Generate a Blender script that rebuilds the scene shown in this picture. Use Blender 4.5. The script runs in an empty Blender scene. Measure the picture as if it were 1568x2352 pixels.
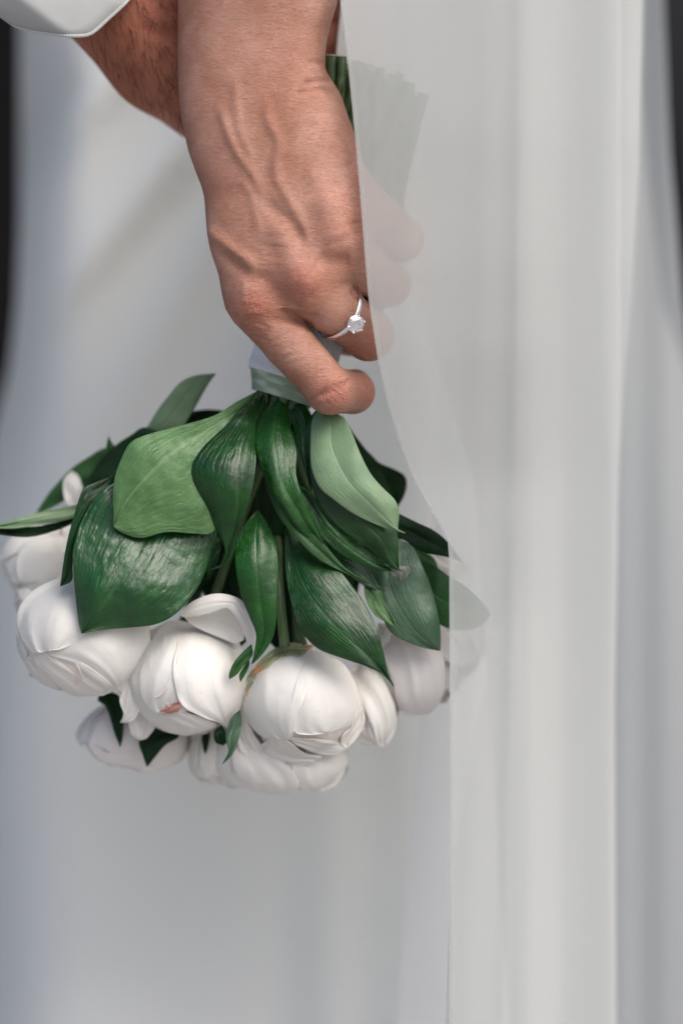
import bpy, math, random
import numpy as np
from mathutils import Vector
R = math.radians
random.seed(7); rng = np.random.RandomState(7)
scene = bpy.context.scene
C = scene.collection

# ------------------------------------------------------------------ camera, sky, sun, exposure
U = 0.000163          # metres per layout unit (1568 units span the frame at the bouquet)
D = 1.20              # camera distance from the bouquet's middle
cam = bpy.data.cameras.new('camera'); camo = bpy.data.objects.new('camera', cam); C.objects.link(camo)
camo.location = (0, -D, 0); camo.rotation_euler = (R(90), 0, 0)
cam.sensor_fit = 'VERTICAL'; cam.sensor_height = 36; cam.sensor_width = 24
cam.lens = 36 * D / (2352 * U); cam.clip_start = 0.05; cam.clip_end = 500
cam.dof.use_dof = True; cam.dof.focus_distance = D - 0.028; cam.dof.aperture_fstop = cam.lens / 40.0
scene.camera = camo
SUN_EL, SUN_AZ = 46, 38       # azimuth: degrees to the right of the camera, behind it
w = bpy.data.worlds.new('World'); scene.world = w; w.use_nodes = True
nt = w.node_tree; bg = nt.nodes['Background']
sky = nt.nodes.new('ShaderNodeTexSky'); sky.sky_type = 'NISHITA'; sky.sun_disc = False
sky.sun_elevation = R(SUN_EL); sky.sun_rotation = R(180 - SUN_AZ)
sky.dust_density = 3.0; sky.ozone_density = 0.6; sky.air_density = 0.7
nt.links.new(sky.outputs[0], bg.inputs[0]); bg.inputs[1].default_value = 0.115
sl = bpy.data.lights.new('sun', 'SUN'); sl.energy = 2.15; sl.angle = R(50); sl.color = (1.0, 0.965, 0.91)
so = bpy.data.objects.new('sun', sl); C.objects.link(so)
dirv = Vector((math.sin(R(SUN_AZ)) * math.cos(R(SUN_EL)), -math.cos(R(SUN_AZ)) * math.cos(R(SUN_EL)), math.sin(R(SUN_EL))))
so.rotation_euler = dirv.to_track_quat('Z', 'Y').to_euler()
scene.view_settings.view_transform = 'Standard'; scene.view_settings.look = 'None'
scene.view_settings.exposure = 0.58; scene.view_settings.gamma = 1.0
scene.render.engine = 'CYCLES'
scene.cycles.transparent_max_bounces = 24; scene.cycles.max_bounces = 10
scene.cycles.use_denoising = True

# ------------------------------------------------------------------ helpers
def W(p):
    """layout units (across, down, away) -> metres; things farther off are as much larger as they are farther"""
    p = np.asarray(p, float)
    Y = p[..., 2] * U; s = (D + Y) / D
    return np.stack([(p[..., 0] - 784) * U * s, Y, (1176 - p[..., 1]) * U * s], -1)
roots = {}
def thing(name, label, cat, loc=None, group=None):
    o = bpy.data.objects.new(name, None); C.objects.link(o); o.empty_display_size = 0.01
    if loc is not None: o.location = W(loc)
    o['label'] = label; o['category'] = cat
    if group: o['group'] = group
    return o
def rootloc(o):
    v = np.zeros(3)
    while o is not None:
        v = v + np.array(o.location); o = o.parent
    return v
def mesh_obj(name, co, faces, mat, parent=None, smooth=True, uv=None, label=None, solid=0, attrs=None, sub=0):
    """co in metres (world); linked as ONE object under parent"""
    co = np.asarray(co, float) - (rootloc(parent) if parent is not None else 0)
    me = bpy.data.meshes.new(name)
    me.from_pydata(co.tolist(), [], faces if isinstance(faces, list) else faces.tolist())
    if uv is not None:
        l = me.uv_layers.new(name='UVMap')
        vi = np.zeros(len(me.loops), int); me.loops.foreach_get('vertex_index', vi)
        l.data.foreach_set('uv', np.asarray(uv, float)[vi].ravel())
    for k, v in (attrs or {}).items():
        a = me.attributes.new(k, 'FLOAT', 'POINT'); a.data.foreach_set('value', np.asarray(v, float))
    if smooth: me.polygons.foreach_set('use_smooth', [True] * len(me.polygons))
    me.materials.append(mat)
    o = bpy.data.objects.new(name, me); C.objects.link(o)
    if parent is not None: o.parent = parent
    if label: o['label'] = label
    if solid:
        m = o.modifiers.new('thickness', 'SOLIDIFY'); m.thickness = solid; m.offset = 0
    if sub:
        m = o.modifiers.new('smooth', 'SUBSURF'); m.levels = m.render_levels = sub
    me.update()
    return o
def cr(pts, n):
    """Catmull-Rom curve through pts, n samples evenly by length"""
    P = np.asarray(pts, float)
    if len(P) == 1: return np.repeat(P, n, 0)
    Q = np.vstack([2 * P[0] - P[1], P, 2 * P[-1] - P[-2]])
    out = []
    for i in range(1, len(Q) - 2):
        t = np.linspace(0, 1, 14, endpoint=False)[:, None]
        p0, p1, p2, p3 = Q[i - 1], Q[i], Q[i + 1], Q[i + 2]
        out.append(0.5 * ((2 * p1) + (-p0 + p2) * t + (2 * p0 - 5 * p1 + 4 * p2 - p3) * t ** 2 + (-p0 + 3 * p1 - 3 * p2 + p3) * t ** 3))
    A = np.vstack(out + [Q[-2][None]])
    s = np.concatenate([[0], np.cumsum(np.linalg.norm(np.diff(A, axis=0), axis=1))])
    t = np.linspace(0, s[-1], n)
    return np.stack([np.interp(t, s, A[:, k]) for k in range(A.shape[1])], 1)
def grid_faces(nu, nv, wrap=False):
    f = []
    for i in range(nu - 1):
        for j in range(nv if wrap else nv - 1):
            k = (j + 1) % nv
            f.append((i * nv + j, i * nv + k, (i + 1) * nv + k, (i + 1) * nv + j))
    return f
def noise1(x, seed):
    r = np.random.RandomState(seed); y = 0
    for k in range(4): y = y + np.sin(x * (1 + k * 1.7) * 6.28 + r.rand() * 6.28) * r.uniform(.4, 1) / (1 + k)
    return y
def tube_pts(path, rad, nseg=10, caps=True):
    P = np.asarray(path, float); n = len(P)
    rad = np.broadcast_to(np.asarray(rad, float), (n,))
    T = np.gradient(P, axis=0); T /= np.linalg.norm(T, axis=1)[:, None] + 1e-12
    ref = np.array([0.13, 0.31, 1.0]); co = []
    for i in range(n):
        a = np.cross(T[i], ref); a /= np.linalg.norm(a); b = np.cross(T[i], a)
        for k in range(nseg):
            th = 2 * math.pi * k / nseg
            co.append(P[i] + rad[i] * (a * math.cos(th) + b * math.sin(th)))
    f = grid_faces(n, nseg, True)
    if caps:
        f.append(tuple(range(nseg))[::-1]); f.append(tuple((n - 1) * nseg + k for k in range(nseg)))
    return np.array(co), f

# ------------------------------------------------------------------ materials
class N:
    def __init__(s, name):
        s.m = bpy.data.materials.new(name); s.m.use_nodes = True; s.t = s.m.node_tree
        s.t.nodes.clear(); s.out = s.n('ShaderNodeOutputMaterial')
    def n(s, typ, **kw):
        x = s.t.nodes.new(typ)
        for k, v in kw.items(): setattr(x, k, v)
        return x
    def l(s, a, b): s.t.links.new(a, b)
    def noise(s, vec, scale, detail=3, rough=.5, dist=0):
        x = s.n('ShaderNodeTexNoise'); x.inputs['Scale'].default_value = scale; x.inputs['Detail'].default_value = detail
        x.inputs['Roughness'].default_value = rough; x.inputs['Distortion'].default_value = dist
        if vec is not None: s.l(vec, x.inputs['Vector'])
        return x.outputs['Fac']
    def ramp(s, fac, stops):
        x = s.n('ShaderNodeValToRGB'); e = x.color_ramp.elements
        while len(e) < len(stops): e.new(.5)
        for i, (p, c) in enumerate(stops):
            e[i].position = p; e[i].color = (*c, 1) if len(c) == 3 else c
        s.l(fac, x.inputs[0]); return x.outputs[0]
    def math(s, op, a, b=None, clamp=False):
        x = s.n('ShaderNodeMath', operation=op); x.use_clamp = clamp
        for i, v in enumerate((a, b)):
            if v is None: continue
            if isinstance(v, (int, float)): x.inputs[i].default_value = v
            else: s.l(v, x.inputs[i])
        return x.outputs[0]
    def mix(s, fac, a, b):
        x = s.n('ShaderNodeMix', data_type='RGBA')
        for sock, v in ((x.inputs[0], fac), (x.inputs[6], a), (x.inputs[7], b)):
            if isinstance(v, (int, float)): sock.default_value = v
            elif isinstance(v, tuple): sock.default_value = (*v, 1)
            else: s.l(v, sock)
        return x.outputs[2]
    def coord(s, which='Object', scale=None, rot=None):
        x = s.n('ShaderNodeTexCoord').outputs[which]
        if scale or rot:
            m = s.n('ShaderNodeMapping')
            if scale: m.inputs['Scale'].default_value = scale
            if rot: m.inputs['Rotation'].default_value = rot
            s.l(x, m.inputs[0]); return m.outputs[0]
        return x
    def bump(s, h, dist, strength=1, prev=None):
        x = s.n('ShaderNodeBump'); x.inputs['Distance'].default_value = dist; x.inputs['Strength'].default_value = strength
        s.l(h, x.inputs['Height'])
        if prev is not None: s.l(prev, x.inputs['Normal'])
        return x.outputs[0]
    def bsdf(s, color, rough=.5, spec=.5, normal=None, sss=0, sssr=(1, .4, .25), sssc=.004, metal=0, trans=0, coat=0):
        x = s.n('ShaderNodeBsdfPrincipled')
        if isinstance(color, tuple): x.inputs['Base Color'].default_value = (*color, 1)
        else: s.l(color, x.inputs['Base Color'])
        if isinstance(rough, (int, float)): x.inputs['Roughness'].default_value = rough
        else: s.l(rough, x.inputs['Roughness'])
        x.inputs['Specular IOR Level'].default_value = spec
        x.inputs['Metallic'].default_value = metal
        x.inputs['Coat Weight'].default_value = coat
        if sss:
            x.inputs['Subsurface Weight'].default_value = sss; x.inputs['Subsurface Radius'].default_value = sssr
            x.inputs['Subsurface Scale'].default_value = sssc
        if normal is not None: s.l(normal, x.inputs['Normal'])
        return x
    def done(s, shader): s.l(shader, s.out.inputs[0]); return s.m
    def translucent(s, surf, color, fac, normal=None):
        t = s.n('ShaderNodeBsdfTranslucent')
        if isinstance(color, tuple): t.inputs[0].default_value = (*color, 1)
        else: s.l(color, t.inputs[0])
        if normal is not None: s.l(normal, t.inputs['Normal'])
        m = s.n('ShaderNodeMixShader'); m.inputs[0].default_value = fac
        s.l(surf, m.inputs[1]); s.l(t.outputs[0], m.inputs[2]); return m.outputs[0]

def skin_mat(name, c_lo, c_hi, c_red, wrinkle=1.0, hairy=False):
    s = N(name); oc = s.coord('Object')
    n1 = s.noise(oc, 55, 4, .6); n2 = s.noise(oc, 380, 3, .6)
    col = s.ramp(n1, [(.32, c_lo), (.68, c_hi)])
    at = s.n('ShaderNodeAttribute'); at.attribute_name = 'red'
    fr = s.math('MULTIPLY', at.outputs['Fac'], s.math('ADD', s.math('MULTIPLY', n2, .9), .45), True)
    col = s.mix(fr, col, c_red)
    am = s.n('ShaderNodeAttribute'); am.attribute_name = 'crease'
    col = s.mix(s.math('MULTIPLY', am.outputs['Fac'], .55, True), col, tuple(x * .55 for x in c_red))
    # fine skin relief: short creases across the limb and a diamond net
    wc = s.coord('Object', (260, 260, 1500), (0, R(-14), 0))
    h1 = s.noise(wc, 1.0, 3, .62, 1.2)
    v = s.n('ShaderNodeTexVoronoi'); v.feature = 'DISTANCE_TO_EDGE'; v.inputs['Scale'].default_value = 1.0
    vv = s.coord('Object', (1000, 1000, 2000), (0, R(20), 0)); s.l(vv, v.inputs['Vector'])
    hv = s.math('MINIMUM', v.outputs[0], .16)
    h3 = s.noise(oc, 2400, 2)
    net = s.math('ADD', s.math('MULTIPLY', hv, 2.0), s.math('MULTIPLY', h3, .25))
    v2 = s.n('ShaderNodeTexVoronoi'); v2.feature = 'DISTANCE_TO_EDGE'; v2.inputs['Scale'].default_value = 1.0
    s.l(s.coord('Object', (420, 420, 900), (0, R(32), 0)), v2.inputs['Vector'])
    kn = s.math('MULTIPLY', s.math('MINIMUM', v2.outputs[0], .12), s.math('MULTIPLY', at.outputs['Fac'], 6.0))
    b = s.bump(s.math('ADD', h1, kn), .00042 * wrinkle)
    b = s.bump(net, .00024 * wrinkle, 1, b)
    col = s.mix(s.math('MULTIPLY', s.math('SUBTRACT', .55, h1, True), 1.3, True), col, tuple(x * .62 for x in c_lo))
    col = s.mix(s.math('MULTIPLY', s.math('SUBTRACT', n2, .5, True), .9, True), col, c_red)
    rr = s.math('ADD', s.math('MULTIPLY', n2, .2), .36)
    p = s.bsdf(col, rr, .42, b, sss=.07, sssc=.003)
    return s.done(p.outputs[0])
M = {}
M['skin'] = skin_mat('pale_skin', (.33, .142, .088), (.49, .268, .202), (.44, .13, .088))
M['skin2'] = skin_mat('tanned_skin', (.31, .095, .050), (.44, .165, .095), (.42, .09, .05))

def leaf_mat(name, lo, hi, rough, crinkle, spec=.5, vein=(.3, .45, .25), veinamt=.25, trl=.06, lines=9, sheen=0):
    s = N(name); uv = s.coord('UV'); oc = s.coord('Object')
    sep = s.n('ShaderNodeSeparateXYZ'); s.l(uv, sep.inputs[0])
    u, v = sep.outputs[0], sep.outputs[1]
    big = s.noise(oc, 90, 3, .6); fine = s.noise(oc, 700, 4, .6)
    col = s.ramp(big, [(.3, lo), (.7, hi)])
    wob = s.math('MULTIPLY', s.math('SUBTRACT', s.noise(oc, 160, 2), .5), .10)
    uu = s.math('ADD', u, wob)
    au = s.math('ABSOLUTE', s.math('SUBTRACT', uu, .5))
    sn = s.math('ABSOLUTE', s.math('SINE', s.math('MULTIPLY', au, 3.1416 * lines * 2)))
    line = s.math('SUBTRACT', 1, s.math('MULTIPLY', sn, 4.5), True)       # thin parallel veins
    mid = s.math('SUBTRACT', 1, s.math('MULTIPLY', s.math('ABSOLUTE', s.math('SUBTRACT', u, .5)), 38), True)
    brk = s.math('MULTIPLY', line, s.math('GREATER_THAN', s.noise(oc, 300, 2), .42))
    vfac = s.math('MAXIMUM', s.math('MULTIPLY', brk, veinamt * .6), s.math('MULTIPLY', mid, veinamt * .8), True)
    col = s.mix(vfac, col, vein)
    vor = s.n('ShaderNodeTexVoronoi'); vor.feature = 'SMOOTH_F1'; vor.inputs['Scale'].default_value = 1
    mp = s.n('ShaderNodeMapping'); mp.inputs['Scale'].default_value = (34, 9, 1); s.l(uv, mp.inputs[0])
    nz = s.n('ShaderNodeTexNoise'); nz.inputs['Scale'].default_value = 260; s.l(oc, nz.inputs['Vector'])
    vm = s.n('ShaderNodeVectorMath', operation='ADD'); s.l(mp.outputs[0], vm.inputs[0]); 
    vs = s.n('ShaderNodeVectorMath', operation='SCALE'); vs.inputs['Scale'].default_value = 1.1; s.l(nz.outputs['Color'], vs.inputs[0]); s.l(vs.outputs[0], vm.inputs[1])
    s.l(vm.outputs[0], vor.inputs['Vector'])
    gate = s.noise(oc, 60, 2)                                  # crinkle comes and goes over the blade
    quilt = s.math('MULTIPLY', vor.outputs[0], s.math('MULTIPLY', s.math('SUBTRACT', gate, .3, True), 2.2, True))
    b = s.bump(s.noise(oc, 70, 2), .0012 * (.4 + crinkle))
    b = s.bump(quilt, .00042 * crinkle, 1, b)
    b = s.bump(s.math('ADD', s.math('MULTIPLY', brk, -.5), s.math('MULTIPLY', mid, -.8)), .00010, 1, b)
    b = s.bump(fine, .00012, 1, b)
    rr = s.math('ADD', s.math('MULTIPLY', fine, .16), rough - .08)
    p = s.bsdf(col, rr, spec, b)
    if sheen: p.inputs['Sheen Weight'].default_value = sheen; p.inputs['Sheen Roughness'].default_value = .4
    return s.done(s.translucent(p.outputs[0], (hi[0] * 1.3, hi[1] * 1.6, hi[2]), trl))
M['gloss'] = leaf_mat('glossy_dark_leaf', (.0015, .022, .003), (.005, .056, .006), .30, .85, .45, (.07, .19, .05), .26)
M['gloss2'] = leaf_mat('glossy_mid_leaf', (.003, .036, .004), (.010, .080, .008), .28, .55, .42, (.08, .22, .05), .3)
M['crink'] = leaf_mat('crinkled_leaf', (.003, .036, .006), (.009, .070, .012), .31, 1.8, .55, (.07, .2, .06), .22, lines=12)
M['pale'] = leaf_mat('pale_leaf', (.052, .130, .040), (.092, .190, .066), .42, 1.6, .45, (.30, .42, .24), .35)
M['pale2'] = leaf_mat('pale_grey_leaf', (.120, .195, .105), (.165, .255, .140), .5, .35, .4, (.35, .48, .3), .45)
M['grey'] = leaf_mat('grey_green_leaf', (.022, .060, .030), (.045, .105, .055), .42, .6, .5, (.12, .2, .1), .35)
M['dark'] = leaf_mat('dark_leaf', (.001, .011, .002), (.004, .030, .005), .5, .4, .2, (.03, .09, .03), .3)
M['mid'] = leaf_mat('mid_green_leaf', (.012, .056, .010), (.028, .098, .022), .45, .4, .4, (.1, .22, .07), .35)
M['brownish'] = leaf_mat('leaf_underside', (.09, .105, .085), (.14, .15, .125), .6, .3, .3, (.1, .1, .08), .3)

def petal_mat(name, base, tint, trl=.24, tintamt=.4):
    s = N(name); uv = s.coord('UV', (34, 1.3, 1)); oc = s.coord('Object')
    n = s.noise(uv, 1.6, 3, .6, .3); big = s.noise(oc, 70, 3, .55)
    sep = s.n('ShaderNodeSeparateXYZ'); s.l(s.coord('UV'), sep.inputs[0])
    base_f = s.math('MULTIPLY', s.math('POWER', s.math('SUBTRACT', 1, sep.outputs[1], True), 2.0), tintamt, True)
    col = s.mix(s.math('MULTIPLY', s.math('SUBTRACT', big, .42, True), tintamt * 1.6, True), base, tint)
    col = s.mix(base_f, col, tint)
    spots = s.noise(oc, 420, 2, .5)
    col = s.mix(s.math('MULTIPLY', s.math('GREATER_THAN', spots, .765), .22), col, (.45, .33, .2))
    b = s.bump(s.noise(oc, 80, 2, .4), .0009)
    b = s.bump(n, .00012, 1, b)
    p = s.bsdf(col, .5, .3, b, sss=.12, sssr=(1, .8, .7), sssc=.004)
    return s.done(s.translucent(p.outputs[0], base, trl))
M['petal'] = petal_mat('white_petal', (.90, .88, .84), (.88, .82, .75), .3)
M['petal_pink'] = petal_mat('blush_petal', (.93, .895, .875), (.90, .80, .76), .3, .5)
M['petal_red'] = petal_mat('reddish_petal_heart', (.62, .33, .27), (.5, .22, .16), .2, .4)
M['petal_in'] = petal_mat('inner_petal', (.90, .84, .77), (.85, .68, .58), .3, .7)
s = N('sepal'); oc = s.coord('Object')
n = s.noise(oc, 260, 4, .6)
sep = s.n('ShaderNodeSeparateXYZ'); s.l(s.coord('UV'), sep.inputs[0])
c = s.ramp(n, [(.3, (.20, .26, .13)), (.55, (.30, .33, .19)), (.72, (.22, .14, .08))])
c = s.mix(s.math('MULTIPLY', s.math('SUBTRACT', s.math('ADD', sep.outputs[1], s.math('MULTIPLY', n, .35)), .90, True), 6, True), c, (.62, .30, .16))
M['sepal'] = s.done(s.bsdf(c, .5, .4, s.bump(n, .0004)).outputs[0])
s = N('stem'); n = s.noise(s.coord('Object', (900, 900, 60)), 1, 3); n2 = s.noise(s.coord('Object'), 70, 2)
c = s.ramp(n, [(.3, (.030, .065, .018)), (.7, (.085, .14, .05))]); c = s.mix(s.math('MULTIPLY', n2, .5), c, (.07, .10, .05))
M['stem'] = s.done(s.bsdf(c, .45, .4, s.bump(n, .0003)).outputs[0])
s = N('cut_stem'); M['cut'] = s.done(s.bsdf((.55, .56, .42), .8, .2, s.bump(s.noise(s.coord('Object'), 1500, 2), .0006)).outputs[0])

def cloth_mat(name, col, weave=3000, trl=.2, bump=.00008, rough=.8, tone=.05, twill=False):
    s = N(name); oc = s.coord('Object')
    a = s.n('ShaderNodeTexWave'); a.inputs['Scale'].default_value = weave; s.l(s.coord('Object', None, (0, R(45), 0)) if twill else oc, a.inputs['Vector']); a.inputs['Distortion'].default_value = 1.5
    b = s.bump(a.outputs['Fac'], bump); b = s.bump(s.noise(oc, 60, 2), .0006, 1, b)
    big = s.noise(oc, 14, 3)
    c = s.mix(s.math('MULTIPLY', big, tone * 4, True), col, tuple(x * .86 for x in col))
    p = s.bsdf(c, rough, .2, b)
    return s.done(s.translucent(p.outputs[0], col, trl) if trl else p.outputs[0])
M['shirt'] = cloth_mat('shirt_cotton', (.45, .46, .455), 1400, .1, .00006)
M['hem'] = cloth_mat('hem_stitch', (.54, .55, .54), 420, .05, .0004, twill=True)
M['wrap'] = cloth_mat('handle_wrap', (.86, .865, .88), 900, .1, .00015)
M['dress'] = cloth_mat('dress_satin', (.785, .79, .75), 1500, .0, .00002, .55, .02)
M['suit'] = cloth_mat('black_suit', (.008, .006, .0055), 1500, 0, .0001)
M['ground'] = cloth_mat('grey_paving', (.38, .37, .36), 60, 0, .001)
s = N('satin_ribbon'); uv = s.coord('UV'); sep = s.n('ShaderNodeSeparateXYZ'); s.l(uv, sep.inputs[0])
n = s.noise(s.coord('UV', (1.3, .6, 1)), 1.6, 1)
c = s.mix(s.ramp(n, [(.42, (0, 0, 0)), (.58, (1, 1, 1))]), (.24, .33, .24), (.44, .53, .43))
M['ribbon'] = s.done(s.translucent(s.bsdf(c, .33, .5, s.bump(n, .0002)).outputs[0], (.4, .5, .4), .15))
s = N('polished_metal'); M['metal'] = s.done(s.bsdf((.86, .85, .84), .12, .5, None, metal=1).outputs[0])
s = N('gemstone'); g = s.n('ShaderNodeBsdfGlass'); g.inputs['IOR'].default_value = 2.2; g.inputs['Roughness'].default_value = .0
gl = s.n('ShaderNodeBsdfGlossy'); gl.inputs['Roughness'].default_value = .12; gl.inputs[0].default_value = (.95, .97, 1, 1)
mx = s.n('ShaderNodeMixShader'); mx.inputs[0].default_value = .45; s.l(g.outputs[0], mx.inputs[1]); s.l(gl.outputs[0], mx.inputs[2])
M['gem'] = s.done(mx.outputs[0])
def hair_mat(name, c):
    s = N(name); return s.done(s.bsdf(c, .45, .4).outputs[0])
M['hair'] = hair_mat('arm_hair', (.035, .012, .007)); M['hair_l'] = hair_mat('light_arm_hair', (.5, .24, .13))

def tulle_mat(name, dens, col=(.60, .615, .605), amp=.26, trl=.40):
    """knitted tulle: threads of white with holes between, holes too fine to show singly from here"""
    s = N(name); uv = s.coord('UV')
    def wv(rot, sc):
        m = s.n('ShaderNodeMapping'); m.inputs['Rotation'].default_value = (0, 0, R(rot)); s.l(uv, m.inputs[0])
        a = s.n('ShaderNodeTexWave'); a.inputs['Scale'].default_value = sc; a.inputs['Distortion'].default_value = .6; a.inputs['Detail'].default_value = 1
        s.l(m.outputs[0], a.inputs['Vector']); return a.outputs['Fac']
    net = s.math('MULTIPLY', wv(38, 6.3), wv(-38, 6.3))
    a = s.math('SUBTRACT', dens, s.math('MULTIPLY', s.math('SUBTRACT', net, .25), amp), True)
    d = s.n('ShaderNodeBsdfDiffuse'); d.inputs[0].default_value = (*col, 1)
    t = s.n('ShaderNodeBsdfTranslucent'); t.inputs[0].default_value = (*col, 1)
    m1 = s.n('ShaderNodeMixShader'); m1.inputs[0].default_value = trl; s.l(d.outputs[0], m1.inputs[1]); s.l(t.outputs[0], m1.inputs[2])
    tr = s.n('ShaderNodeBsdfTransparent'); m2 = s.n('ShaderNodeMixShader')
    s.l(a, m2.inputs[0]); s.l(tr.outputs[0], m2.inputs[1]); s.l(m1.outputs[0], m2.inputs[2])
    return s.done(m2.outputs[0])
M['tulle'] = tulle_mat('sheer_tulle', .69)
M['tulle2'] = tulle_mat('denser_tulle', .60)
M['tulle4'] = tulle_mat('shade_tinted_far_tulle', .86, (.36, .38, .40))  # darker bluish grey stands in for shade on the far sheet
M['tulle6'] = tulle_mat('edge_tulle', .30, amp=.0)
M['tulle5'] = tulle_mat('soft_back_tulle', .97, (.88, .88, .87), trl=.12)
M['tulle3'] = tulle_mat('layered_tulle', .62, (.62, .63, .63))

# ------------------------------------------------------------------ the setting
def struct(name, co, faces, mat, **k):
    o = mesh_obj(name, co, faces, mat, **k); o['kind'] = 'structure'; return o
g = np.array([(-30, -8, -1.0), (30, -8, -1.0), (30, 60, -1.0), (-30, 60, -1.0)], float)
struct('ground', g, [(0, 1, 2, 3)], M['ground'])
s = N('dark_backdrop'); n = s.noise(s.coord('Object'), 2.2, 3)
M['back'] = s.done(s.bsdf(s.ramp(n, [(.3, (.010, .010, .012)), (.7, (.035, .035, .038))]), .9, .1).outputs[0])
nx = 40; bx = np.linspace(-6, 6, nx); pts = []
for z in np.linspace(-1.0, 3.2, 20):
    for x in bx: pts.append((x, 3.6 + .12 * math.sin(x * 3 + z * 2) + .08 * math.sin(z * 7 + x), z))
struct('backdrop', np.array(pts), grid_faces(20, nx), M['back'])

# ------------------------------------------------------------------ surface from a distance field
def rcone(P, a, b, ra, rb):
    a = np.array(a, np.float32); b = np.array(b, np.float32); ab = b - a
    t = np.clip(((P - a) @ ab) / (ab @ ab), 0, 1)
    return np.linalg.norm(P - (a + t[..., None] * ab), axis=-1) - (ra + (rb - ra) * t)
def ell(P, c, r):
    q = (P - np.array(c, np.float32)) / np.array(r, np.float32)
    k = np.linalg.norm(q, axis=-1); return (k - 1) * min(r)
def smin(a, b, k):
    h = np.clip(.5 + .5 * (b - a) / k, 0, 1)
    return b + (a - b) * h - k * h * (1 - h)
def chain(P, pts, rad, k=8):
    f = None
    for i in range(len(pts) - 1):
        g = rcone(P, pts[i], pts[i + 1], rad[i], rad[i + 1]); f = g if f is None else smin(f, g, k)
    return f
def surface_nets(F, lo, hi, h):
    ax = [np.arange(lo[i], hi[i] + h, h, dtype=np.float32) for i in range(3)]
    V = np.empty((len(ax[0]), len(ax[1]), len(ax[2])), np.float32)
    Yg, Zg = np.meshgrid(ax[1], ax[2], indexing='ij')
    for i, x in enumerate(ax[0]):
        P = np.stack([np.full_like(Yg, x), Yg, Zg], -1); V[i] = F(P)
    S = V < 0
    n0, n1, n2 = V.shape
    acc = np.zeros((n0 - 1, n1 - 1, n2 - 1, 3), np.float32); cnt = np.zeros((n0 - 1, n1 - 1, n2 - 1), np.float32)
    for axis in range(3):
        o = [a for a in range(3) if a != axis]
        for da in (0, 1):
            for db in (0, 1):
                sl0 = [slice(0, n - 1) for n in V.shape]; sl0[o[0]] = slice(da, da + V.shape[o[0]] - 1); sl0[o[1]] = slice(db, db + V.shape[o[1]] - 1)
                sl1 = list(sl0); sl1[axis] = slice(1, V.shape[axis])
                v0, v1 = V[tuple(sl0)], V[tuple(sl1)]; m = (v0 < 0) != (v1 < 0)
                t = np.where(m, v0 / np.where(m, v0 - v1, 1), 0)
                off = np.zeros(3, np.float32); off[o[0]] = da; off[o[1]] = db
                for k in range(3):
                    acc[..., k] += np.where(m, off[k] + (t if k == axis else 0), 0)
                cnt += m
    act = cnt > 0
    idx = -np.ones(act.shape, int); idx[act] = np.arange(act.sum())
    ijk = np.argwhere(act)
    co = (ijk + acc[act] / cnt[act][:, None]) * h + np.array([ax[0][0], ax[1][0], ax[2][0]])
    faces = []
    for axis in range(3):
        o = [(axis + 1) % 3, (axis + 2) % 3]
        sl0 = [slice(1, n - 1) for n in V.shape]; sl0[axis] = slice(0, V.shape[axis] - 1)
        sl1 = list(sl0); sl1[axis] = slice(1, V.shape[axis])
        s0, s1 = S[tuple(sl0)], S[tuple(sl1)]
        E = np.argwhere(s0 != s1)
        flip = s0[s0 != s1]
        base = E.copy(); base[:, o[0]] += 1; base[:, o[1]] += 1
        def at(d0, d1):
            q = base.copy(); q[:, o[0]] -= d0; q[:, o[1]] -= d1; return idx[q[:, 0], q[:, 1], q[:, 2]]
        a, b, c, d = at(1, 1), at(0, 1), at(0, 0), at(1, 0)
        q = np.stack([a, b, c, d], 1); q[~flip] = q[~flip][:, ::-1]
        faces.append(q)
    faces = np.vstack(faces)
    def grad(P):
        e = h * .35; g = np.zeros_like(P)
        for k in range(3):
            d = np.zeros(3); d[k] = e; g[:, k] = F((P + d).astype(np.float32)) - F((P - d).astype(np.float32))
        return g / (2 * e)
    for _ in range(2):
        g = grad(co); f = F(co.astype(np.float32)); co = co - np.clip(f, -h, h)[:, None] * g / (np.sum(g * g, 1)[:, None] + .05)
    g = grad(co); nrm = g / (np.linalg.norm(g, axis=1)[:, None] + 1e-9)
    return co, faces, nrm
def pdist(XY, line):
    """distance from 2-D points to a polyline, and how far along"""
    L = cr(line, 24); best = np.full(len(XY), 1e9); tt = np.zeros(len(XY))
    for i in range(len(L) - 1):
        a, b = L[i], L[i + 1]; ab = b - a
        t = np.clip(((XY - a) @ ab) / (ab @ ab + 1e-9), 0, 1)
        d = np.linalg.norm(XY - (a + t[:, None] * ab), axis=1); m = d < best
        best[m] = d[m]; tt[m] = (i + t[m]) / (len(L) - 1)
    return best, tt

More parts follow.
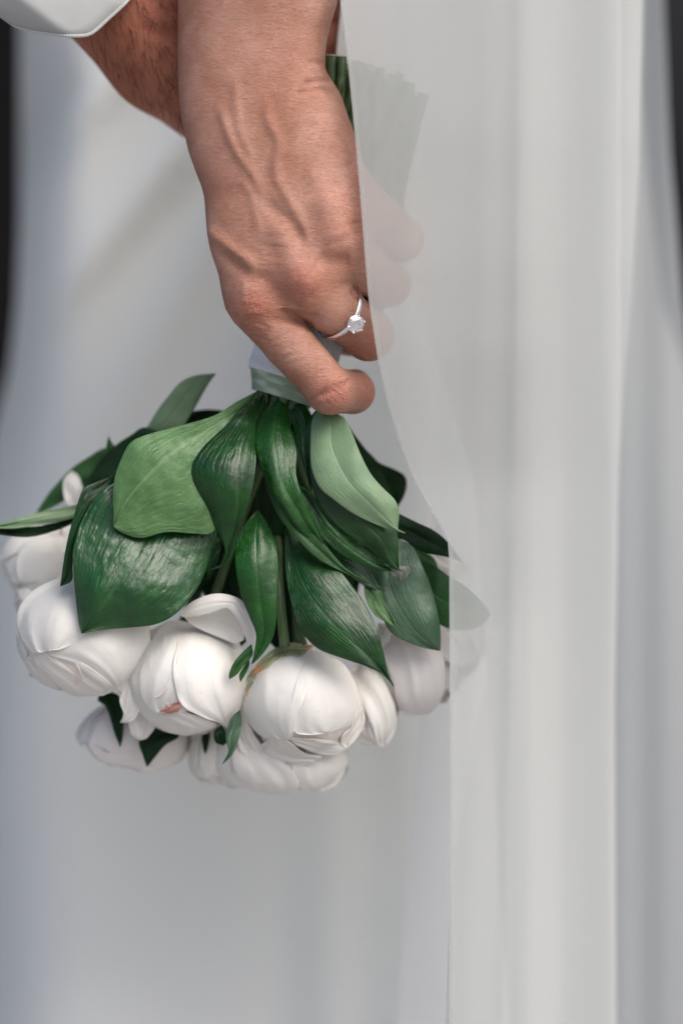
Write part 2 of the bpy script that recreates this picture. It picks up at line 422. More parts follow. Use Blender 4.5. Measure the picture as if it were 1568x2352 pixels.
# ------------------------------------------------------------------ the bride's arm and hand
armL = cr([(404, -120), (409, 0), (408, 120), (413, 240), (430, 335), (446, 385), (467, 445), (474, 515), (482, 570), (500, 625), (516, 680), (535, 722)], 120)
armR = cr([(790, -120), (775, 0), (766, 34), (751, 90), (747, 150), (755, 188), (779, 232), (800, 270), (815, 310), (832, 370), (840, 440), (842, 500), (836, 560), (815, 620), (780, 680), (745, 722)], 120)
def F_hand(P):
    P = P.astype(np.float32); x, y, z = P[..., 0], P[..., 1], P[..., 2]
    xl = np.interp(y, armL[:, 1], armL[:, 0]); xr = np.interp(y, armR[:, 1], armR[:, 0])
    cx, a = (xl + xr) / 2, (xr - xl) / 2
    b = np.interp(y, [-120, 60, 200, 330, 480, 620, 720], [150, 128, 112, 104, 86, 74, 58])
    cz = np.interp(y, [-120, 60, 200, 330, 480, 620, 720], [-150, -150, -158, -168, -182, -186, -176])
    q = (np.abs((x - cx) / a) ** 2.25 + np.abs((z - cz) / b) ** 2.25) ** (1 / 2.25)
    f = (q - 1) * np.minimum(a, b)
    f = np.maximum(f, (y - 706)); f = np.maximum(f, -118 - y)
    # knuckle masses and fingers
    f = smin(f, ell(P, (590, 668, -180), (62, 84, 66)), 34)
    f = smin(f, ell(P, (690, 630, -196), (74, 92, 66)), 34)
    f = smin(f, ell(P, (762, 520, -196), (72, 110, 66)), 34)
    pk = chain(P, [(590, 700, -176), (664, 790, -168), (758, 897, -152), (810, 900, -74), (816, 884, 20)], [66, 57, 54, 49, 36], 10)
    rg = chain(P, [(694, 655, -196), (782, 718, -146), (846, 770, -80), (842, 778, 30), (768, 776, 106)], [66, 60, 58, 44, 38], 10)
    rg = smin(rg, ell(P, (758, 702, -168), (68, 60, 58)), 12)
    md = chain(P, [(766, 545, -190), (830, 612, -140), (891, 655, -76), (890, 656, 40), (812, 656, 118)], [70, 58, 49, 44, 40], 10)
    ix = chain(P, [(790, 440, -176), (858, 500, -135), (920, 549, -76), (922, 550, 40), (838, 545, 124)], [70, 60, 51, 44, 40], 10)
    th = chain(P, [(700, 250, -110), (742, 330, 10), (800, 420, 128), (890, 470, 150)], [80, 60, 54, 42], 14)
    fg = smin(smin(pk, rg, 5), smin(md, ix, 5), 5)
    f = smin(f, th, 40)
    return smin(f, fg, 16)
co, faces, nrm = surface_nets(F_hand, (385, -125, -300), (990, 975, 205), 4.4)
XY = co[:, :2]; front = np.clip(-nrm[:, 2] * 1.6 + .15, 0, 1)
disp = np.zeros(len(co)); crease = np.zeros(len(co)); red = np.zeros(len(co))
def line(pts, amp, wid, fade=True, cz=0, zmax=0):
    global disp, crease
    d, t = pdist(XY, pts); wid = wid * (1.25 if abs(amp) > 3 else 1); k = np.exp(-(d / wid) ** 2) * (front if zmax == 0 else 1) * (co[:, 2] < zmax if zmax else 1)
    if fade: k = k * np.clip(np.minimum(t, 1 - t) * 6 + .12, 0, 1)
    disp += amp * k
    if cz: crease = np.maximum(crease, k * cz)
# veins and tendons
line([(502, 240), (517, 284), (530, 319), (546, 353), (566, 380), (583, 403), (596, 434), (598, 455)], 6.5, 9)
line([(541, 170), (543, 230), (547, 278), (558, 322), (571, 347), (582, 385)], 4.5, 9)
line([(603, 220), (617, 278), (636, 315), (641, 342), (633, 378), (640, 419), (658, 450), (681, 490), (699, 528), (712, 572)], 7.0, 10)
line([(550, 405), (577, 448), (587, 484), (596, 535)], 4, 9)
line([(474, 520), (502, 547), (533, 572), (567, 597), (592, 617)], 10, 11)
line([(605, 462), (633, 485), (672, 522), (700, 562)], -8, 13)
line([(636, 500), (655, 570), (690, 630), (722, 672)], 12, 25)
line([(740, 440), (765, 520), (775, 556)], 10, 30)
line([(700, 380), (740, 440), (760, 500)], 3, 20)
line([(722, 590), (762, 604), (812, 606)], -13, 20)
line([(590, 620), (622, 668), (664, 705), (700, 728)], -11, 20)
line([(640, 560), (635, 600)], -5, 24)
line([(818, 505), (822, 545)], -7, 16)
line([(507, 575), (545, 612), (575, 636)], -7, 11)
line([(560, 640), (562, 700)], 3, 8)
for c0, r0, a0 in (((696, 640), 34, 6), ((578, 700), 36, 6), ((765, 896), 40, 4)):
    disp += a0 * np.exp(-(np.linalg.norm(XY - c0, axis=1) / r0) ** 2) * front
# wrist folds at the thumb side, and the creases round the base of the little finger
line([(756, 186), (735, 186), (705, 192)], -7, 5, False, .22)
line([(748, 152), (738, 146), (715, 144)], -4, 6, False, .1)
line([(768, 214), (735, 206), (690, 212)], -6, 6, False, .2)
line([(636, 735), (675, 736), (700, 741), (712, 752)], -7, 6, False, .6)
line([(812, 668), (824, 684), (852, 702)], -7, 6, False, .8)
r2 = np.random.RandomState(3)
line([(798, 856), (820, 864), (842, 880), (850, 900)], -4, 7, True, .25)
for i in range(9):                     # knuckle creases, little finger
    x0 = 722 + i * 7.2; y0 = 908 - i * 2.2
    n0 = r2.uniform(20, 40)
    line([(x0 - 14, y0 + n0 * .5), (x0 + 6, y0 - 2 + r2.uniform(-3, 3)), (x0 + 26 + r2.uniform(-5, 8), y0 - n0 * .75)], -2.6 - r2.rand() * 1.6, 3.4, True, .55)
for i in range(5):
    x0 = 742 + i * 12; y0 = 925 - i * 7; line([(x0 - 10, y0 - 22), (x0 + 8, y0 - 6), (x0 + 22, y0 + 10)], -1.8, 3, True, .25)
for i in range(12):                    # fans of creases over the little-finger knuckle
    y0 = 678 + i * 8.5
    line([(548 + i * 1.2, y0 + 6 + r2.uniform(-3, 3)), (585, y0 + r2.uniform(-4, 4)), (622 + r2.uniform(-8, 14), y0 + 13)], -1.7 - r2.rand() * 1.2, 3.6, True, .32)
for i in range(8):
    y0 = 610 + i * 10
    line([(670 + i * 2, y0 + 8), (700, y0 + r2.uniform(-4, 4)), (730, y0 + 8)], -1.2, 3.6, True, .2)
for i in range(16):
    a = np.array([r2.uniform(655, 735), r2.uniform(780, 860)]); a[0] = 600 + (a[1] - 740) * .85 + r2.uniform(-25, 45)
    line([tuple(a + (-16, 10)), tuple(a + (4, -2)), tuple(a + (26, -10))], -1.0, 3.2, True, .15)
for c0, r0, a0 in (((692, 648), 46, .75), ((584, 700), 42, .85), ((772, 905), 46, .8), ((700, 585), 40, .3), ((790, 560), 60, .35), ((600, 730), 50, .5),
                   ((850, 900), 40, .6), ((850, 800), 50, .45), ((800, 470), 60, .3), ((640, 120), 90, .2)):
    red = np.maximum(red, a0 * np.exp(-(np.linalg.norm(XY - c0, axis=1) / r0) ** 2))
red = np.clip(red * .78 + np.clip((co[:, 2] + 60) / 90, 0, 1) * .55 * (co[:, 1] > 500), 0, 1)
mole = np.exp(-(np.linalg.norm(XY - (538, 660), axis=1) / 4) ** 2) + np.exp(-(np.linalg.norm(XY - (673, 788), axis=1) / 5) ** 2) * .7
crease = np.clip(crease + mole, 0, 1); disp *= .85
co = co + disp[:, None] * nrm
bride = thing('person', 'bride in white satin, her left hand hanging down and gripping the upturned bouquet', 'person', (600, 2352 + 3800, 300))
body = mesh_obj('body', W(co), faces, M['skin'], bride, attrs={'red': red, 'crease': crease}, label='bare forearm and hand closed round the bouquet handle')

# ------------------------------------------------------------------ the man's arm behind hers
def F_man(P):
    P = P.astype(np.float32)
    f = chain(P, [(-170, -520, 40), (230, -80, 70), (397, 106, 105)], [210, 160, 158], 30)
    f = smin(f, chain(P, [(397, 106, 105), (500, 178, 150), (610, 165, 200)], [158, 150, 122], 30), 30)
    f = smin(f, ell(P, (680, 90, 232), (190, 128, 72)), 40)
    a = chain(P, [(760, -50, 215), (850, -60, 232), (910, -30, 270), (915, 20, 300)], [50, 44, 40, 36], 10)
    b = chain(P, [(770, 14, 212), (870, 10, 232), (940, 50, 270), (940, 100, 300)], [50, 44, 40, 36], 10)
    c = chain(P, [(750, 84, 212), (850, 90, 235), (920, 125, 272), (920, 165, 300)], [48, 44, 40, 36], 10)
    d = chain(P, [(720, 150, 220), (800, 172, 240), (860, 198, 275), (860, 220, 300)], [44, 40, 36, 30], 10)
    e = chain(P, [(560, 0, 260), (680, -80, 290), (780, -110, 300)], [64, 50, 40], 14)
    g = smin(smin(a, b, 6), smin(c, d, 6), 6)
    return smin(smin(f, g, 14), e, 30)
mc, mf, mn = surface_nets(F_man, (-330, -320, -170), (1030, 350, 400), 9)
XY = mc[:, :2]; front = np.clip(-mn[:, 2] * 1.6 + .15, 0, 1); disp = np.zeros(len(mc)); crease = np.zeros(len(mc)); red = .25 * np.exp(-(np.linalg.norm(XY - (370, 20), axis=1) / 90) ** 2)
line([(335, 66), (375, 74), (425, 72)], -6, 11, False, .5)
line([(330, 30), (380, 44), (430, 44)], 5, 14)
line([(742, 52), (800, 50)], -4, 8, False, .4)
line([(742, 122), (800, 120)], -5, 7, False, .8)
mc = mc + disp[:, None] * mn
man = thing('person', 'man in a dark suit and white shirt whose tanned forearm passes behind hers', 'person', (200, 2352 + 3800, 900))
mesh_obj('body', W(mc), mf, M['skin2'], man, attrs={'red': red, 'crease': crease}, label='tanned hairy forearm and hand')
# arm hair: thin tapering strands rooted on the skin
hv, hf = {0: [], 1: []}, {0: [], 1: []}
cand = np.where((mn[:, 2] < -.5) & (mc[:, 0] > 130) & (mc[:, 0] < 450) & (mc[:, 1] > -60) & (mc[:, 1] < 330))[0]
hr = np.random.RandomState(5)
for i in hr.choice(cand, 340):
    kind = 1 if (hr.rand() < .30 and mc[i, 1] < 140) else 0
    p = mc[i] + mn[i] * .5; L = hr.uniform(18, 60); a = R(hr.normal(74, 10)) if mc[i, 0] < 330 else R(hr.normal(80, 22))
    bend = hr.normal(-.4, .35); P = []
    for k in range(5):
        t = k / 4; aa = a + bend * t
        P.append(p.copy()); p = p + np.array([math.cos(aa), math.sin(aa), 0]) * L / 4 + mn[i] * (2.0 if k < 2 else -.6)
    c_, f_ = tube_pts(P, [.5, .5, .45, .35, .12], 3, False)
    b0 = sum(len(q) for q in hv[kind]); hv[kind].append(c_); hf[kind] += [tuple(v + b0 for v in f) for f in f_]
for k, m_, l_ in ((0, 'hair', 'dark fine arm hair'), (1, 'hair_l', 'fair fine arm hair')):
    o = mesh_obj('arm_hair', W(np.vstack(hv[k])), hf[k], M[m_], man, label=l_); o['kind'] = 'stuff'
# shirt cuff: open tube round the forearm, its rim turned towards the hand
rimf = cr([(-70, -70), (-30, 0), (0, 32), (31, 58), (60, 68), (94, 75), (150, 83), (190, 84), (214, 77), (250, 45), (297, 0), (340, -60), (362, -120)], 44)
rimd = np.interp(np.linspace(0, 1, 44), [0, .2, .5, .75, 1], [60, -95, -165, -140, 60])
back = cr([(362, -120), (300, -150), (150, -170), (0, -130), (-70, -70)], 18)[1:-1]; backd = 60 + 190 * np.sin(np.linspace(0, math.pi, 18))[1:-1]
rim = np.vstack([np.column_stack([rimf, rimd]), np.column_stack([back, backd])])
rows = []; 
for k in range(16):
    t = k / 15; off = np.array([-380, -300, -20]) * t
    c0 = rim.mean(0); q = c0 + (rim - c0) * (1 + .12 * t) + off
    if 0 < k: q = q + (7 * np.sin(np.arange(len(rim)) * .55 + k * .9) * t)[:, None] * np.array([.3, .3, 1.0]) + np.array([0, 0, -5 * math.sin(t * 9)])
    rows.append(q)
rows = np.vstack(rows)
cuff = mesh_obj('shirt_cuff', W(rows), grid_faces(16, len(rim), True), M['shirt'], man, solid=.0011, label='folded-back white cotton shirt cuff')
c_, f_ = tube_pts(np.vstack([rim, rim[:1]]) + np.array([-1, -2, -3]), 4.6, 8, False); mesh_obj('hem', W(c_), f_, M['hem'], cuff)
# suit: dark trouser leg at the far left, behind the arm
legs = []
for k in range(14):
    t = k / 13; y = -300 + 3600 * t
    cx = -560 - 60 * t; rr_ = 640 - 60 * t
    for j in range(28):
        th = 2 * math.pi * j / 28
        legs.append((cx + rr_ * math.cos(th) + 6 * math.sin(j * 1.7 + k * .8), y, 2300 + rr_ * .8 * math.sin(th)))
mesh_obj('trousers', W(np.array(legs)), grid_faces(14, 28, True), M['suit'], man, label='black suit trouser leg')

# ------------------------------------------------------------------ dress, behind everything
def sheet(name, mat, parent, xl, xr, dfun, y0=-2400, y1=2640, nx=150, ny=120, label=None, solid=0):
    ys = np.linspace(y0, y1, ny); pts, uv = [], []
    for y in ys:
        a, b = np.interp(y, xl[0], xl[1]), np.interp(y, xr[0], xr[1])
        x = np.linspace(a, b, nx)
        pts.append(np.column_stack([x, np.full(nx, y), dfun(x, y, np.linspace(0, 1, nx))])); uv.append(np.column_stack([x / 100., np.full(nx, y / 100.)]))
    return mesh_obj(name, W(np.vstack(pts)), grid_faces(ny, nx), mat, parent, uv=np.vstack(uv), label=label, solid=solid)
def g_(x, c, w_): return np.exp(-((x - c) / w_) ** 2)
def dress_d(x, y, s):
    d = 1150 + 0 * x
    d += 5200 * np.clip((230 - x) / 400, 0, 1) ** 3 * np.clip((1500 - y) / 900, .25, 1)       # curves away to the left
    # diagonal folds running down to the left from the hand
    for (x0, y0, ang, wd, am) in ((430, 330, 50, 46, 46), (560, 420, 62, 60, 40), (300, 160, 44, 34, 22), (700, 700, 75, 90, 30)):
        dx, dy = math.cos(R(ang)), -math.sin(R(ang)); q = (x - x0) * dy - (y - y0) * dx * -1
        q = (x - x0) * math.sin(R(ang)) + (y - y0) * math.cos(R(ang))
        fade = np.clip((y0 + 700 - y) / 700, 0, 1)
        d -= 1.7 * am * g_(q, 0, wd) * fade
    k = np.clip((y - 1500) / 800, 0, 1)
    d -= 16 * k * g_(x, 760 - (y - 1500) * .01, 60); d += 9 * k * g_(x, 640, 60)
    d += 18 * np.sin(x / 190. + y / 900.)
    d -= 58 / (1 + np.exp(-(x - 900) / 46)) / (1 + np.exp((x - 1240) / 40))
    # dimple of shade near the left edge
    d += 260 * np.exp(-((x - 95 + np.clip(y - 230, 0, 400) * .26) / 70) ** 2 - ((y - 330) / 190) ** 2)
    return d
sheet('wedding_dress', M['dress'], bride, ([-2400, 0, 300, 500, 700, 850, 1000, 1500, 2640], [46, 44, 46, 46, 38, 22, -20, -120, -300]), ([-260, 0, 350, 700, 1200, 2640], [1430, 1445, 1480, 1520, 1700, 1900]), dress_d, label='plain white satin skirt falling in soft folds')

# ------------------------------------------------------------------ veil
veil = thing('veil', 'long sheer white tulle veil hanging in vertical folds over the right side of the bouquet', 'veil', (1250, 2352 + 3000, -150))
def fold(x, cs): 
    d = 0
    for c, wd, am in cs: d = d + am * .27 * g_(x, c, wd)
    return d
Aedge = ([-260, 0, 150, 300, 450, 680, 830, 930, 1040, 1120, 1190, 1250, 1320, 1700, 2700],
         [776, 781, 799, 814, 827, 845, 868, 890, 925, 958, 1002, 1031, 1031, 1033, 1030])
def dA(x, y, s):
    e = np.interp(y, *Aedge)
    base = np.interp(y, [-260, 300, 600, 800, 1100, 1400, 2700], [-262, -280, -268, -240, -165, -140, -140])
    d = base + np.clip((x - 860) / 500, 0, 1) * 20
    d += fold(x + (y - 900) * .02, ((1100, 30, -9), (1185, 18, -12), (1310, 26, -16), (1390, 20, 12), (930, 26, -4)))
    return d + 3 * np.sin(y / 160. + x / 60.) + 480 * np.clip((x - 1180) / 240, 0, 1) ** 2
Redge = ([-260, 0, 350, 700, 1050, 1600, 2640], [1480, 1476, 1468, 1446, 1420, 1410, 1415])
sheet('veil_layer', M['tulle'], veil, Aedge, Redge, dA, label='sheer front layer over the fingers')
Aedge2 = (Aedge[0], [v + 9 for v in Aedge[1]])
sheet('edge_fold', M['tulle6'], veil, Aedge, Aedge2, lambda x, y, s: dA(x, y, s) - 2, nx=4, label='thin rolled edge of the front layer')
def dB(x, y, s):
    d = -92 + np.clip((x - 1100) / 300, 0, 1) * 40 + 0 * x
    xx = x + 10 * np.sin(y / 500.)
    d += fold(xx, ((1130, 22, -14), (1178, 10, -20), (1215, 26, 12), (1262, 16, -12), (1312, 14, -22), (1360, 26, 12), (1440, 26, -26)))
    return d + 4 * np.sin(y / 210. + x / 80.) + 470 * np.clip((x - 1180) / 240, 0, 1) ** 2
Bedge = ([-260, 0, 150, 450, 900, 1250, 1700, 2700], [1000, 1003, 1006, 1018, 1028, 1034, 1036, 1030])
Bedge2 = ([-260, 0, 150, 450, 900, 1020, 1150, 1300, 1500, 1700, 2000, 2700], [1003, 1004, 1006, 1018, 1060, 1125, 1165, 1170, 1130, 1085, 1035, 1010])
sheet('veil_layer', M['tulle2'], veil, Bedge2, Redge, dB, label='second layer with a soft vertical edge')
def dC(x, y, s):
    d = 60 + 430 * np.clip((x - 1180) / 240, 0, 1) ** 2
    xx = x + 16 * np.sin(y / 620. + 1)
    d += fold(xx, ((1200, 16, -26), (1240, 26, 16), (1300, 14, -26), (1340, 34, 18), (1395, 18, -34), (1450, 26, -50)))
    return d
sheet('veil_layer', M['tulle3'], veil, ([-260, 0, 400, 900, 1300, 2700], [1040, 1040, 1060, 1130, 1180, 1180]), Redge, dC, label='inner layers of gathered tulle')
def dD(x, y, s):
    d = 560 + .55 * (x - 900)
    return d + fold(x + (y - 1700) * .05, ((960, 30, -40), (1040, 40, 26), (1130, 30, -30), (1260, 50, 20))) + 400 * np.clip((1040 - x) / 200, 0, 1) ** 2 * 0
sheet('veil_layer', M['tulle5'], veil, ([-260, 900, 1400, 1640, 2000, 2352, 2700], [1020, 1010, 985, 962, 936, 915, 900]), ([-260, 2700], [1290, 1290]), dD, label='back layer out of focus below the bouquet')
def dF(x, y, s):
    return 134 + 30 * np.clip((x - 1000) / 200, 0, 1) + 2 * np.sin(x / 30.)
sheet('veil_layer', M['tulle5'], veil, ([-260, 0, 130, 260, 450, 700, 1100, 2700], [793, 785, 771, 778, 850, 960, 1090, 1190]), ([-260, 2700], [1215, 1215]), dF, label='inner layer passing behind the cut stems')
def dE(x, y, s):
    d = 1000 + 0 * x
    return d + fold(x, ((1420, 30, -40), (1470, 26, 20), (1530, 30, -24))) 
# the rest of the skirt and train seen right of the veil, its shade painted into the tulle colour
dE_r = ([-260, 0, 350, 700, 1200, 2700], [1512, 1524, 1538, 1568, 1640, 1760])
sheet('veil_layer', M['tulle4'], veil, ([-260, 2700], [1330, 1330]), dE_r, dE, label='far edge of the veil, tinted bluish grey for shade, out of focus')

# ------------------------------------------------------------------ bouquet
bq = thing('bouquet', 'upside-down bridal bouquet of white peonies with glossy leaves and white wrapped handle', 'bouquet', (640, 1790, 0))
def leaf(mat, base, tip, Lp, Rp, dep, fold_=14, Mp=None, ripple=2.5, nt=44, nu=15, seed=0, name='leaf', tilt=0, label=None, sides=None, parent=None):
    """blade between its left and right edges (layout units), each with a point of its own; dep = depth along the midrib"""
    Lc, Rc = cr([base] + Lp + [tip], nt), cr([base] + Rp + [tip], nt)
    Mc = cr([base] + Mp + [tip], nt) if Mp else (Lc + Rc) / 2
    t = np.linspace(0, 1, nt); d = np.interp(t, np.linspace(0, 1, len(dep)), dep)
    d = np.convolve(np.pad(d, 4, mode='edge'), np.ones(9) / 9, 'valid')
    co, uv = [], []
    for i in range(nt):
        wl = np.linalg.norm(Lc[i] - Mc[i]); wr = np.linalg.norm(Rc[i] - Mc[i])
        for j in range(nu):
            u = -1 + 2 * j / (nu - 1); a = abs(u); E, w_ = (Lc[i], wl) if u < 0 else (Rc[i], wr)
            p = Mc[i] + (E - Mc[i]) * a
            k = min(w_ / 60., 1.3)
            dd = d[i] + fold_ * (a * a * .75 - .15) * k + 2.2 * math.exp(-(a / .13) ** 2)
            dd += tilt * u * k + ripple * a * math.sin(t[i] * 15 + (1.7 if u > 0 else 0) + seed * 2.1) * k * 1.6
            dd += ripple * .9 * math.sin(t[i] * 7 + u * 4 + seed)
            co.append((p[0], p[1], dd)); uv.append((.5 + .5 * u, t[i]))
    return mesh_obj(name, W(np.array(co)), grid_faces(nt, nu), M[mat], parent or bq, uv=uv, solid=.00028, label=label, sub=1)

from mathutils import noise as mn__
def crk_(a, b, c): return .5 - 2.2 * abs(mn__.noise(Vector((a, b, c * 3.7))))
# --- peonies: closed balls of cupped petals, heads down
def peony(c, r, axis, label, n_out=6, seed=0, mat='petal', open_=0.0, layers=3):
    r_ = np.random.RandomState(seed)
    root = bpy.data.objects.new('peony', None); C.objects.link(root); root.parent = bq; root.empty_display_size = .01
    root.location = Vector(W(c)) - Vector(rootloc(bq)); root['label'] = label
    ax = np.array(axis, float); ax /= np.linalg.norm(ax)              # from stem to mouth
    e1 = np.cross(ax, (0.2, .1, 1)); e1 /= np.linalg.norm(e1); e2 = np.cross(ax, e1)
    for L in range(layers):
        n = n_out if L == layers - 1 else 5
        rad = .775 + .088 * L - (.06 if L == 0 else 0)
        for k in range(n):
            phi = 2 * math.pi * (k + .5 * L + r_.uniform(-.15, .15)) / n
            wd = r_.uniform(1.0, 1.35) * 2 * math.pi / n * 1.0
            th1 = R(r_.uniform(140, 158) - (26 if L == layers - 1 else 0) * r_.uniform(.2, 1.2) + (0 if L else 8))
            lift = r_.uniform(0, .05) + (open_ * r_.rand() if L == layers - 1 else 0)
            nt, nu = 26, 19; co, uv = [], []
            p1, p2 = r_.rand() * 6, r_.rand() * 6; notch = r_.uniform(.02, .12)
            for i in range(nt):
                t = i / (nt - 1)
                wp = min(1, (t / .35) ** .6 + .15) * (1 if t < .72 else math.sqrt(max(0.0, 1 - ((t - .72) / .30) ** 2)) * .9 + .1)
                for j in range(nu):
                    u = -1 + 2 * j / (nu - 1)
                    tt = t * (1 - notch * (1 - abs(u)) * (t > .8) * .4) + .012 * math.sin(u * 9 + p1) * t ** 3
                    th = R(6) + (th1 - R(6)) * tt
                    ph = phi + u * wd * wp * (.62 + .2 * math.sin(th)) 
                    rr = rad + .012 * L * u * u + lift * t * t + .012 * math.sin(u * 5 + p1) * t + .010 * math.sin(t * 8 + p2 + u * 2) + .03 * (abs(u) ** 3) * (1 - .5 * (k % 2)) + .020 * crk_(u * 1.6 + k, t * 1.4, seed + L) + .03 * mn__.noise(Vector((u * 5, t * 7, seed + k))) * max(0, max(abs(u), t) - .75) * 4
                    q = ax * (-math.cos(th)) * rr + (e1 * math.cos(ph) + e2 * math.sin(ph)) * math.sin(th) * rr
                    co.append(np.array(c) + q * np.array(r)); uv.append((.5 + .5 * u, t))
            m_ = mat if L else 'petal_in'
            mesh_obj('petal', W(np.array(co)), grid_faces(nt, nu), M[m_], root, uv=uv, solid=.00025)
    co, uv = [], []
    for i in range(15):
        th = R(4 + 160 * i / 14)
        for j in range(24):
            ph = 2 * math.pi * j / 24; rr = .84 + .012 * math.sin(ph * 5 + th * 3)
            co.append(np.array(c) + (ax * (-math.cos(th)) * rr + (e1 * math.cos(ph) + e2 * math.sin(ph)) * math.sin(th) * rr) * np.array(r)); uv.append((j / 24, i / 14))
    mesh_obj('heart', W(np.array(co)), grid_faces(15, 24, True), M['petal_in'], root, uv=uv)
    # heart of small inner petals
    for k in range(5):
        phi = k * 1.256 + seed; nt, nu = 8, 7; co, uv = [], []
        for i in range(nt):
            t = i / (nt - 1)
            for j in range(nu):
                u = -1 + 2 * j / (nu - 1); th = R(70 + 82 * t); ph = phi + u * .7
                q = ax * (-math.cos(th)) * (.68 - .03 * (k % 2)) + (e1 * math.cos(ph) + e2 * math.sin(ph)) * math.sin(th) * .66
                co.append(np.array(c) + q * np.array(r)); uv.append((.5 + .5 * u, t))
        mesh_obj('petal', W(np.array(co)), grid_faces(nt, nu), M['petal_in'], root, uv=uv, solid=.0005)
    return root
def g1_(x, w_): return math.exp(-(x / w_) ** 2)
from mathutils import noise as mn_
def crk(a, b, c):
    """soft crease: ridged noise, run along the petal"""
    return 1 - 2.6 * abs(mn_.noise(Vector((a, b, c * 3.7)))) - .5 * abs(mn_.noise(Vector((a * 2.3, b * 1.8, c + 9)))) - .45
def ruf(u, t, c): return mn_.noise(Vector((u * 5, t * 9, c * 2.1)))
def petal_on(root, c, r, base, tip, Lp, Rp, l0=4, l1=10, mat='petal', nt=36, nu=25, curl=0, seed=0, scale=1.03, label=None, wav=1.6):
    """outer petal lying over the ball c, r: edges given, standing l0..l1 units off it"""
    Lc, Rc = cr([base] + Lp + [tip], nt), cr([base] + Rp + [tip], nt); co, uv = [], []
    a, b, cc = r[0] * scale, r[1] * scale, r[2] * scale
    q_ = np.random.RandomState(int(seed * 7 + 1)); fc = q_.uniform(-.6, .6, 2); fr = (q_.uniform(2, 4.5), -q_.uniform(1.5, 4), 1.0)
    Lc = Lc + (noise1(np.linspace(0, 1, nt) * 1.2, int(seed) + 5) * np.sin(np.linspace(0, 3.14, nt)))[:, None] * np.array([1.6, 1.2])
    Rc = Rc + (noise1(np.linspace(0, 1, nt) * 1.2, int(seed) + 50) * np.sin(np.linspace(0, 3.14, nt)))[:, None] * np.array([1.6, 1.2])
    for i in range(nt):
        t = i / (nt - 1)
        for j in range(nu):
            s_ = j / (nu - 1); u = 2 * s_ - 1
            p = Lc[i] * (1 - s_) + Rc[i] * s_
            q = ((p[0] - c[0]) / a) ** 2 + ((p[1] - c[1]) / b) ** 2
            z = c[2] - cc * (math.sqrt(1 - q) if q < .93 else .2646 * max(0, 1 - (q - .93) * 1.9))
            lift = l0 + (l1 - l0) * t + curl * max(0, t - .8) * 5 * 4 + 3 * abs(u) ** 3
            lift += fr[0] * g1_(u - fc[0] * t, .16) * t + fr[1] * g1_(u - fc[1] * (.3 + t), .22) * (1 - t * .4) + fr[2] * max(0, abs(u) - .75) * 6 * math.sin(t * 22 + seed)
            lift = lift * .62 + crk(u * 1.6 + seed, t * 1.2, seed) * 3.9 * min(1, t * 3) + ruf(u, t, seed) * 3.6 * max(0, max(abs(u) - .72, t - .8)) * 4
            z -= lift + wav * math.sin(u * 4 + seed) * t + wav * math.sin(t * 9 + seed * 2 + u * 3)
            co.append((p[0], p[1], z)); uv.append((s_, t))
    return mesh_obj('petal', W(np.array(co)), grid_faces(nt, nu), M[mat], root, uv=uv, solid=.0003, label=label, sub=1)

cA, rA = (190, 1466, -10), (148, 134, 130)
fA = peony(cA, rA, (-.25, .75, -.45), 'full white peony at the left end of the front row', seed=11)
petal_on(fA, cA, rA, (176, 1328), (112, 1492), [(120, 1333), (62, 1368), (40, 1412), (48, 1462), (76, 1500)], [(200, 1360), (206, 1420), (186, 1468), (146, 1490)], 6, 13, seed=1)
petal_on(fA, cA, rA, (240, 1370), (286, 1595), [(180, 1440), (108, 1498), (150, 1516), (200, 1535), (243, 1564), (262, 1585)], [(330, 1390), (345, 1450), (343, 1500), (330, 1542), (309, 1578)], 3, 8, seed=2)
petal_on(fA, cA, rA, (100, 1480), (235, 1598), [(74, 1500), (84, 1530), (120, 1562), (168, 1596)], [(150, 1500), (200, 1528), (243, 1560), (262, 1583)], -4, 4, seed=3, mat='petal')
petal_on(fA, cA, rA, (60, 1420), (141, 1588), [(38, 1440), (46, 1485), (60, 1530), (90, 1566)], [(76, 1490), (88, 1516), (112, 1545), (135, 1560)], -12, -6, seed=4)
petal_on(fA, cA, rA, (120, 1488), (150, 1578), [(86, 1506), (104, 1545)], [(170, 1515), (190, 1562)], 2, 3, seed=97, mat='petal_in', scale=1.0)
cB, rB = (428, 1568, -4), (132, 120, 122)
fB = peony(cB, rB, (.05, .8, -.5), 'round white peony second in the front row with one petal curled up', seed=23)
petal_on(fB, cB, rB, (470, 1440), (380, 1645), [(390, 1425), (345, 1470), (325, 1530), (322, 1590), (340, 1625)], [(520, 1500), (505, 1560), (470, 1610), (430, 1632)], 3, 7, seed=5)
petal_on(fB, cB, rB, (470, 1424), (520, 1665), [(420, 1455), (400, 1510), (400, 1570), (418, 1620), (460, 1645)], [(530, 1448), (560, 1500), (568, 1550), (562, 1600), (545, 1640)], 8, 11, seed=6)
petal_on(fB, cB, rB, (330, 1540), (430, 1690), [(308, 1580), (312, 1625), (340, 1655), (380, 1680)], [(380, 1590), (420, 1630), (470, 1650), (500, 1668)], -5, 3, seed=7)
petal_on(fB, cB, rB, (300, 1470), (325, 1600), [(290, 1500), (288, 1550), (300, 1585)], [(400, 1430), (412, 1500), (395, 1560), (365, 1600)], 0, 6, seed=8)
petal_on(fB, (330, 1600, 20), (80, 110, 70), (300, 1560), (277, 1660), [(284, 1585), (274, 1610), (284, 1640)], [(322, 1600), (326, 1625), (306, 1655)], 0, 6, seed=9, scale=1)
petal_on(fB, (330, 1620, 50), (90, 110, 70), (305, 1615), (322, 1700), [(296, 1650), (302, 1685)], [(345, 1640), (356, 1668), (340, 1692)], 0, 2, seed=10, scale=1)
